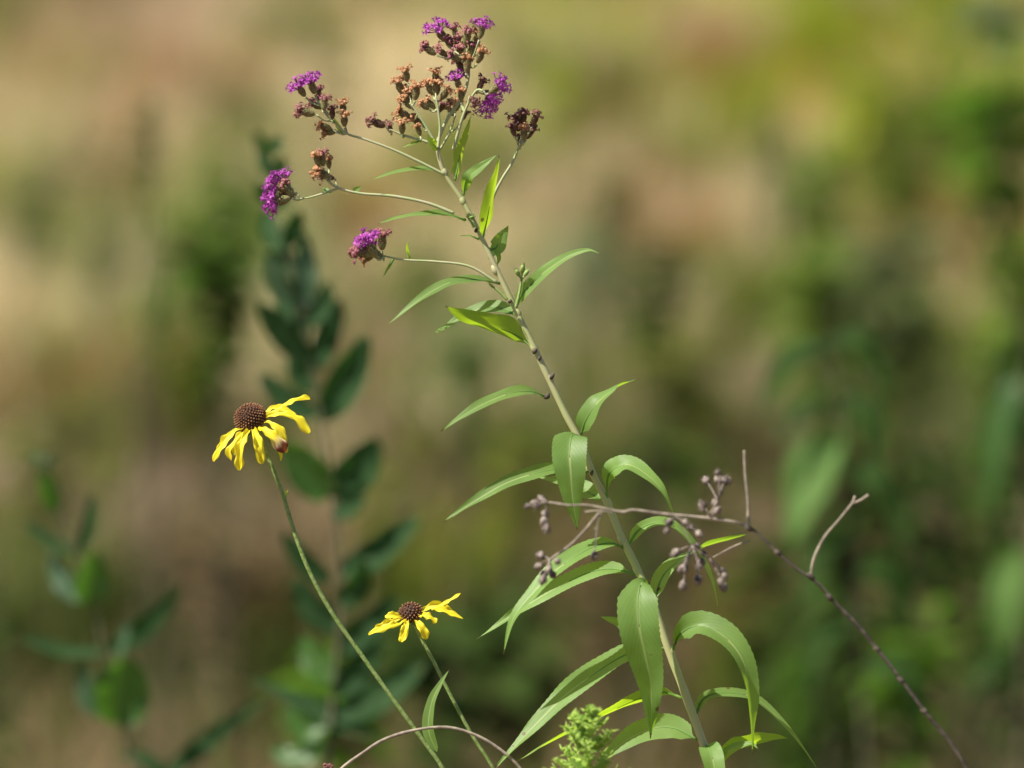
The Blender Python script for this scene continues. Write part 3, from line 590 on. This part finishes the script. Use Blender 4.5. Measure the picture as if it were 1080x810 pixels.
def cluster(nodes, heads, rad=2.0, dz=0.0):
    """nodes: path of the branch; heads: (x, y, kind, size, node index)"""
    br = MB(); pts = [P(q[0], q[1], D0 + dz + (q[2] * .001 if len(q) > 2 else 0)) for q in nodes]
    if len(pts) > 1: br.tube(pts, [mm(rad), mm(rad * .8), mm(rad * .65)], 8, len(pts) * 8, bump=.15)
    for h in heads:
        x, y, kind, sz, ni = h[:5]; nd = nodes[ni]
        dx, dy = x - nd[0], y - nd[1]; l = math.hypot(dx, dy) or 1; dx, dy = dx / l, dy / l
        if len(h) > 5: dx, dy = h[5], h[6]
        else: dy -= .35; dx += random.uniform(-.2, .2)
        b = head(x, y, dx, dy, kind, sz, dz + random.uniform(-.008, .008))
        a = pts[ni]; br.tube([a, a.lerp(b, .55) + Vector((0, random.uniform(-.001, .001), -.0012)), b], [mm(1.1), mm(.9), mm(1.2)], 6, 8)
    return br.build('flower_branch', M['stem_top'], root)
p_, m2, b_, d_ = 'purple', 'mauve', 'rust', 'darkred'
# crown of the plant
cluster([(460, 153), (472, 125), (488, 102), (494, 82), (494, 70), (490, 60)],
 [(461, 29, p_, 1.0, 5), (478, 27, m2, .85, 5), (509, 25, p_, 1.0, 4), (447, 49, m2, .9, 5), (461, 51, m2, .9, 5), (481, 42, m2, 1.0, 5), (494, 32, m2, .9, 5), (487, 48, m2, 1.0, 5), (473, 57, m2, .9, 5),
  (494, 61, b_, .9, 3), (509, 53, b_, .85, 4), (499, 46, m2, .95, 4), (504, 35, b_, .8, 4), (470, 40, m2, .8, 5), (482, 62, d_, .9, 3)], 2.2)
cluster([(478, 158, 4), (490, 118, 0), (502, 96, -2), (510, 96, -4)], [(529, 89, p_, .95, 3, .9, -.6), (514, 114, p_, 1.15, 2, -.1, .6), (522, 103, p_, 1.0, 3, .6, .4), (510, 83, d_, .85, 2), (502, 109, d_, .7, 1, .4, .5), (481, 81, p_, .85, 1, -.3, -1), (486, 94, b_, .8, 1)], 1.8, -.004)
cluster([(461, 154), (452, 138), (441, 120), (434, 110)], [(427, 72, b_, .85, 3), (419, 84, b_, .95, 3), (431, 94, b_, .95, 3), (424, 103, b_, .95, 3), (440, 90, b_, .9, 3), (420, 117, b_, .9, 2), (434, 124, b_, .8, 1, -.8, -.5)], 1.7, .004)
cluster([(462, 156), (464, 135), (462, 115), (460, 104)], [(460, 73, b_, .9, 3), (450, 86, b_, .95, 3), (461, 86, b_, .9, 3), (449, 104, b_, .9, 2), (474, 94, b_, .9, 3), (477, 106, b_, .85, 2), (468, 108, d_, .7, 2), (442, 108, b_, .8, 2)], 1.7, -.006)
cluster([(464, 158), (474, 140), (480, 122)], [(484, 106, b_, .7, 2), (472, 112, b_, .7, 2), (492, 118, d_, .6, 1)], 1.4, .006)
cluster([(460, 153), (445, 148), (427, 143), (412, 137)], [(391, 127, d_, .95, 3, -.95, -.4), (409, 129, d_, .8, 3), (424, 128, b_, .8, 2), (440, 132, b_, .7, 1)], 1.7)
cluster([(511, 235), (520, 208), (530, 188), (540, 172), (549, 151)], [(544, 122, d_, 1.0, 4), (553, 133, b_, .95, 4), (567, 118, d_, 1.0, 4), (539, 130, d_, .9, 4), (562, 134, d_, .85, 4), (549, 142, d_, .8, 4), (553, 118, d_, .8, 4)], 2.0, .006)
cluster([(469, 184), (445, 172), (415, 158), (385, 147), (366, 141), (352, 128), (340, 112)],
 [(327, 84, p_, .95, 6), (314, 90, p_, .85, 6), (336, 92, m2, .9, 6), (327, 108, m2, .9, 5, -.8, -.4), (316, 117, m2, .95, 5, -.9, -.2), (335, 131, b_, .95, 4, -.9, -.3), (340, 140, b_, .9, 4, -.9, .1), (361, 106, b_, .9, 4), (350, 112, d_, .85, 5), (363, 120, b_, .8, 4), (343, 103, m2, .8, 6)], 1.7, -.01)
cluster([(479, 225), (450, 214), (415, 207), (380, 204), (356, 198), (345, 190)], [(339, 160, m2, .95, 5), (333, 162, b_, .85, 5), (346, 165, b_, .8, 5), (333, 181, b_, 1.0, 5, -.9, -.3), (340, 185, d_, .8, 4, -.8, -.2)], 2.0, -.01)
cluster([(356, 199), (338, 205), (320, 209), (312, 203)], [(297, 186, p_, 1.05, 3), (289, 197, p_, 1.0, 3, -1, -.1), (288, 213, p_, 1.05, 2, -.9, .2), (298, 207, m2, .9, 2, -.9, .1), (299, 195, m2, .9, 3)], 1.3, -.01)
cluster([(524, 298), (495, 281), (460, 276), (425, 274), (405, 270)], [(387, 254, p_, 1.15, 4, -.5, -.9), (375, 266, m2, 1.05, 4, -1, -.1), (403, 247, m2, .95, 4, 0, -1), (382, 275, b_, .75, 4, -1, .4), (391, 263, p_, .9, 4)], 1.6, -.01)
# green unopened buds on a short side twig
def buds(nodes, lst):
    br = MB(); pts = [P(x, y, D0 - .004) for x, y in nodes]; br.tube(pts, [mm(1.8), mm(1.3)], 8, 16)
    for (x, y, r) in lst:
        c = P(x, y, D0 - .004 + random.uniform(-.003, .003)); ax = (c - pts[-1]).normalized(); br.tube([pts[-1], c], [mm(1), mm(1)], 6, 4)
        br.ball(c, mm(r), ax, 1.9, 8, 6)
        for k in range(3):
            e = c + ax * mm(r) * 2 + Vector((random.uniform(-1, 1), 0, random.uniform(0, 1))) * mm(3); br.blade([c, c.lerp(e, .6), e], mm(3), NV((0, 0, 1)), n=5, m=2)
    br.build('bud_twig', M['bud'], root)
buds([(544, 325), (548, 308), (550, 295)], [(546, 288, 2.6), (551, 284, 2.8), (555, 288, 2.4)])
buds([(535, 316), (528, 309), (522, 304)], [(519, 302, 1.5)])
buds([(500, 240), (497, 234), (494, 230)], [(493, 228, 1.6), (498, 229, 1.6)])

# =================================================================== YELLOW CONEFLOWERS
def coneflower(label, centre, axis, rw, rh, petals, stem, d, srad, extra=None):
    spts = rooted(stem, d); base = spts[-1]; rt = thing('yellow_coneflower', Vector((base.x, base.y, 0)), label, 'flower', 'yellow drooping coneflowers')
    st = MB(); pts = spts
    st.tube(pts, [mm(srad, d), mm(srad, d), mm(srad * 1.25, d), mm(srad * 1.4, d), mm(srad * 1.5, d)], 10, 220, bump=.08)
    c = P(*centre, d); ax = NV(axis); a0 = c - ax * mm(rh, d) * .95
    # green receptacle bracts under the cone
    for k in range(10):
        th = k * .628; q = ax.to_track_quat('Z', 'Y'); o = q @ Vector((math.cos(th), math.sin(th), 0))
        e = a0 + o * mm(rw * .75, d) - ax * mm(3, d); st.blade([a0, a0 + o * mm(rw * .4, d), e], mm(4, d), ax, n=6, m=2)
    st.build('stem', M['ystem'], rt)
    core = MB(); core.ball(c, mm(rw * .93, d), ax, rh / rw, 20, 14); co = core.build('cone', M['conecore'], rt)
    bm_ = MB(); q = ax.to_track_quat('Z', 'Y'); NB = 300 if rw > 15 else 120
    for i in range(NB):
        z = 1 - 1.72 * (i + .5) / NB; r = math.sqrt(1 - z * z); th = i * 2.399963
        u = Vector((r * math.cos(th), r * math.sin(th), z)); pos = Vector((u.x * mm(rw, d), u.y * mm(rw, d), u.z * mm(rh, d))) * .95
        nn = (q @ Vector((u.x / rw, u.y / rw, u.z / rh))).normalized(); wp = c + q @ pos
        bm_.ball(wp + nn * mm(random.uniform(-.3, .9), d), mm(rw * random.uniform(.050, .070) * (1 if rw > 15 else 1.3), d), (nn + Vector((random.uniform(-.25, .25), random.uniform(-.25, .25), random.uniform(-.25, .25)))).normalized(), 1.6, 6, 5)
    bm_.build('disk_florets', M['cone'], co)
    for pt in petals:
        path, wd = pt[0], pt[1]; mat = pt[2] if len(pt) > 2 else 'petal'; nrm = pt[3] if len(pt) > 3 else (-.2, .45, .85)
        pp = [P(x, y, d + z * .001) for x, y, z in path]
        if 'inner' not in pt: pass
        m_ = MB(); m_.blade(pp, mm(wd, d), NV(nrm), fold=.5, shape='petal', n=22, m=10, wave=.7)
        m_.build('petal', M[mat], rt)
    if extra: extra(rt)
    return rt
def stemleaf(rt):
    m_ = MB(); m_.blade([P(461, 793), P(452, 770), P(455, 742), P(464, 722), P(474, 706)], mm(14), NV((-.35, .4, .85)), NV((-.5, .3, .8)), fold=.25, n=24, m=6, wave=.1); m_.build('leaf', M['leaf'], rt)
    k = MB(); k.blade([P(300, 527), P(301, 522), P(304, 516)], mm(4), NV((.8, .2, .5)), fold=.3, n=8, m=3); k.build('bract', M['young'], rt)
coneflower('larger yellow flower with round brown cone and drooping petals on a long curved stem', (264, 441), (-.42, .85, .30), 17.2, 15.0,
 [([(256, 452, -5), (248, 455, -8), (236, 468, -10), (226, 487, -10)], 10, 'petal', (-.5, .5, .7)), ([(252, 450, 0), (243, 458, -1), (233, 470, -2), (230, 478, -2)], 7),
  ([(260, 454, -7), (251, 461, -10), (243, 474, -12), (244, 486, -12)], 7.5, 'petal', (-.6, .3, .7)), ([(263, 454, -8), (257, 463, -12), (253.5, 478, -14), (253, 496, -13)], 11, 'petal', (-.3, .3, .9)),
  ([(267, 453, -8), (271, 463, -12), (273.5, 475, -14), (276, 489, -13)], 12, 'petal', (.1, .4, .9)), ([(273, 450, -7), (281, 455, -10), (291, 464, -12), (300, 477, -11)], 14, 'petal_w', (0, .6, .8)),
  ([(279, 445, -5), (290, 449, -8), (298, 461, -9), (303, 477, -8)], 11, 'petal', (.5, .4, .7)), ([(282, 452, 0), (290, 460, -2), (295, 472, -3), (296, 486, -3)], 7, 'petal', (.6, .2, .7)),
  ([(281, 440, -2), (294, 437, -4), (311, 442, -5), (326, 457, -5)], 11, 'petal', (.2, .7, .6)), ([(279, 436, 5), (288, 430, 6), (301, 432, 7), (314, 442, 7)], 10, 'petal', (.1, .6, .7)),
  ([(282, 437, 3), (296, 431, 3), (311, 423, 2), (327, 421, 1)], 7.5, 'petal', (-.1, .8, .6)), ([(272, 452, 8), (286, 458, 12), (298, 466, 14)], 9), ([(258, 452, 8), (250, 466, 10), (247, 480, 10)], 8)],
 [(272, 454), (281, 478), (291, 502), (299, 524), (310, 560), (326, 602), (350, 646), (385, 696), (420, 745), (450, 786), (468, 812)], D0, 2.3, stemleaf)
coneflower('smaller yellow flower with flat brown cone and short spreading petals near the bottom', (433, 646), (-.25, .9, .30), 12.6, 10.0,
 [([(428, 655, -5), (417, 659, -8), (404, 663, -10), (389, 670, -10)], 8.5, 'petal', (-.2, .7, .6)), ([(424, 652, -3), (416, 650, -4), (406, 650, -4)], 8.5, 'petal', (-.3, .6, .7)),
  ([(430, 655, -7), (427.5, 664, -10), (423, 677, -10)], 10, 'petal', (-.2, .4, .9)), ([(438, 654, -7), (444, 661, -10), (450, 674, -9)], 10, 'petal', (.1, .4, .9)),
  ([(442, 650, -5), (451, 650, -8), (460, 657, -8)], 8, 'petal', (.2, .6, .7)), ([(445, 645, -3), (459, 641, -4), (473, 647, -5), (488, 653, -5)], 8.5, 'petal', (.1, .7, .6)),
  ([(444, 644, 3), (456, 639, 4), (467, 640, 4), (478, 648, 4)], 8.5), ([(455, 643, 2), (470, 636, 2), (486, 626, 2)], 5.5, 'petal', (.4, .7, .5)), ([(424, 652, 3), (408, 658, 4), (396, 664, 4)], 8)],
 [(436, 656), (444, 673), (457, 697), (470, 723), (486, 754), (502, 782), (520, 810)], D0 + .006, 1.9)

# =================================================================== DRY TWIGS
DT = 2.41
tpath = [(789 - 14, 550), (789, 556), (803, 566), (820, 583), (840, 600), (862, 615), (882, 637), (905, 660), (925, 685), (950, 716), (975, 750), (1000, 780), (1018, 808)]
tpts = rooted(tpath, DT); tw = thing('dry_seedhead_twig', Vector((tpts[-1].x, tpts[-1].y, 0)), 'leaning dark dry twig with small round seed capsules crossing in front of the leaves', 'dry twig')
a = MB(); a.tube(tpts, [mm(1.7), mm(2.2), mm(2.7), mm(3.1), mm(3.5)], 8, 260, bump=.3)
for (x, y) in ((975, 750), (925, 685), (875, 630), (855, 608), (789, 557), (820, 583), (950, 717)): a.ball(P(x, y, DT), mm(3.1), (X - U).normalized(), 1.6, 8, 6, .25)
a.build('main_stem', M['twig'], tw)
def twb(path, r, mat='palet', par=tw, d=DT, name='side_branch', fork=None):
    b = MB(); b.tube([P(q[0], q[1], d + (q[2] * .001 if len(q) > 2 else 0)) for q in path], [mm(x * .85) for x in r], 7, len(path) * 10, bump=.3)
    if fork: b.tube([P(x, y, d) for x, y in fork], [mm(1.6), mm(1.4)], 7, 10, bump=.3)
    return b.build(name, M[mat], par)
twb([(777, 551), (740, 546), (700, 542), (668, 538), (655, 540), (620, 533), (600, 533), (579, 530)], [2, 1.9, 1.8, 1.7, 1.5])
twb([(789, 556), (789, 530), (786, 500), (785, 475)], [1.9, 1.7, 1.6])
twb([(855, 607), (859, 588), (870, 566), (885, 548), (898, 532), (902, 523)], [1.9, 1.7, 1.5, 1.7], fork=[(899, 531), (907, 528), (916, 522)])
twb([(632, 541), (617, 559), (600, 576), (580, 590)], [1.7, 1.6, 1.4]); twb([(617, 540), (632, 539), (646, 541)], [1.3, 1.2])
twb([(791, 570, 25), (775, 576, 25), (752, 588, 25)], [1.2, 1.2, .9])
CL = [((579, 530), [(557, 534), (563, 530), (571, 527), (567, 533)]), ((577, 531), [(575, 542), (574, 549), (576, 557)]),
      ((580, 590), [(570, 586), (568, 597), (574, 605), (579, 601), (588, 592), (573, 611), (583, 606)]), ((628, 556), [(627, 586)]),
      ((757, 528), [(745, 507), (757, 499), (764, 507), (768, 508), (758, 506)]), ((750, 546), [(740, 537), (743, 532), (756, 539), (754, 531), (741, 533)]),
      ((712, 545), [(706, 551), (703, 560), (723, 551), (737, 563), (728, 556)]), ((730, 575), [(713, 583), (735, 577), (722, 599), (740, 592), (736, 611), (719, 600), (720, 617), (737, 598), (742, 584)]),
      ((748, 588), [(762, 602), (761, 613), (763, 619), (764, 607)])]
links = [((745, 546), (751, 538), (757, 528)), ((757, 528), (759, 515), (758, 505)), ((712, 543), (722, 560), (730, 575)), ((730, 575), (738, 582), (748, 588)), ((634, 540), (630, 556), (627, 583))]
lk = MB()
for l in links: lk.tube([P(x, y, DT) for x, y in l], [mm(.8), mm(.6)], 6, 12)
lk.build('seed_stalk', M['palet'], tw)
for nd, cs in CL:
    for (x, y) in cs:
        dd = DT + random.uniform(-.015, .012); c = P(x, y, dd); n0 = P(nd[0], nd[1], DT); ax = (c - n0).normalized()
        b = MB(); r = mm(random.uniform(2.9, 4.7), DT); b.ball(c, r, ax, random.uniform(1.0, 1.35), 12, 9, .45)
        for k in range(5): e = c + ax * r * 1.1; b.ball(e + Vector((math.cos(k * 1.26), 0, math.sin(k * 1.26))) * r * .3, r * .22, ax, 1.4, 5, 4)
        for k in range(7):      # split husk scales and frayed tips
            a_ = k * .9 + random.uniform(0, .5); o = ax.to_track_quat('Z', 'Y') @ Vector((math.cos(a_), math.sin(a_), 0))
            b.blade([c - ax * r * .8 + o * r * .4, c + o * r * 1.1, c + ax * r * random.uniform(.9, 1.8) + o * r * random.uniform(.4, 1.3)], r * .7, o, fold=-.3, n=6, m=2)
        b.tube([n0, n0.lerp(c, .6) + Vector((0, 0, .0006)), c], [mm(.7), mm(.6)], 6, 8)
        b.build('seed_capsule', M['capsule'], tw)
cpts = rooted([(562, 832), (545, 806), (521, 786), (496, 773), (470, 767), (438, 770), (405, 780), (380, 796), (361, 810), (345, 828)], D0 - .02)
ct = thing('curved_twig', Vector((cpts[-1].x, cpts[-1].y, 0)), 'thin bare brown twig arching over at the bottom, below the smaller yellow flower', 'dry twig')
b = MB(); b.tube(cpts, [mm(1.7), mm(1.9), mm(2.1), mm(2.3)], 8, 200, bump=.25)
b.build('stem', M['palet'], ct)
rb4 = P(345, 830, D0 - .01); sp4 = thing('spent_flower_stalk', Vector((rb4.x, rb4.y, 0)), 'tiny brown spent flower head just peeking in at the bottom edge', 'dry flower')
b = MB(); b.tube([Vector((rb4.x, rb4.y, -.01)), Vector((rb4.x, rb4.y, .4)), P(346, 812, D0 - .01)], [mm(2), mm(1.4)], 8, 20); b.build('stem', M['twig'], sp4)
b = MB()
for k in range(14): b.ball(P(346 + random.uniform(-4, 4), 809 + random.uniform(-3, 3), D0 - .01), mm(1.8), X, 1.3, 6, 5, .2)
b.build('seed_head', M['darkred'], sp4)

# =================================================================== PALE GREEN BUDDING SPIKE
rb5 = P(624, 860, D0 - .07); bs = thing('budding_spike', Vector((rb5.x, rb5.y, 0)), 'pale green feathery spike of tiny unopened buds at the bottom centre', 'wildflower')
b = MB(); DS = D0 - .07; axp = [P(624, 850, DS), P(622, 800, DS), P(619, 750, DS)]
b.tube(axp[::-1] + toground(axp[0], axp[0] - axp[1], .3), [mm(1.2), mm(2.2), mm(2.6), mm(3)], 8, 160); b.build('stem', M['spike'], bs)
random.seed(21)
for i in range(34):
    t = i / 33; y0 = 846 - 96 * t; x0 = 624 - 5 * t; sd_ = -1 if i % 2 else 1; an = random.uniform(0, 6.283); ln_ = (44 * (1 - t) ** .7 + 6) * random.uniform(.8, 1.1)
    q0 = P(x0, y0, DS); dr = (X * math.cos(an) + F * math.sin(an) * .8 + U * random.uniform(.35, .75)).normalized(); br = MB(); ln = mm(ln_)
    path = [q0, q0 + dr * ln * .5 + Vector((0, 0, -.002)), q0 + dr * ln]; br.tube(path, [mm(1.0), mm(.6)], 6, 8); c = cr(path, 12)
    for k in range(1, 12):
        for s_ in range(3 if ln_ > 15 else 2):
            o = Vector((random.uniform(-1, 1), random.uniform(-1, 1), random.uniform(-.1, 1))).normalized(); e = c[k] + o * mm(random.uniform(6, 10))
            br.tube([c[k], c[k].lerp(e, .6), e], [mm(.5), mm(.95), mm(.2)], 5, 5)
    br.build('bud_cluster', M['spike'], bs)
    if i % 2 == 0:
        lf = MB(); e = q0 + (X * math.cos(an) + F * math.sin(an) * .5 + U * .3).normalized() * mm(42 * (1 - t) + 8); lf.blade([q0, q0.lerp(e, .5) + Vector((0, 0, .003)), e], mm(8), NV((0, .6, .8)), n=12, m=4); lf.build('leaf', M['young'], bs)
for o in list(bpy.data.objects):
    if '_w' in o: del o['_w']
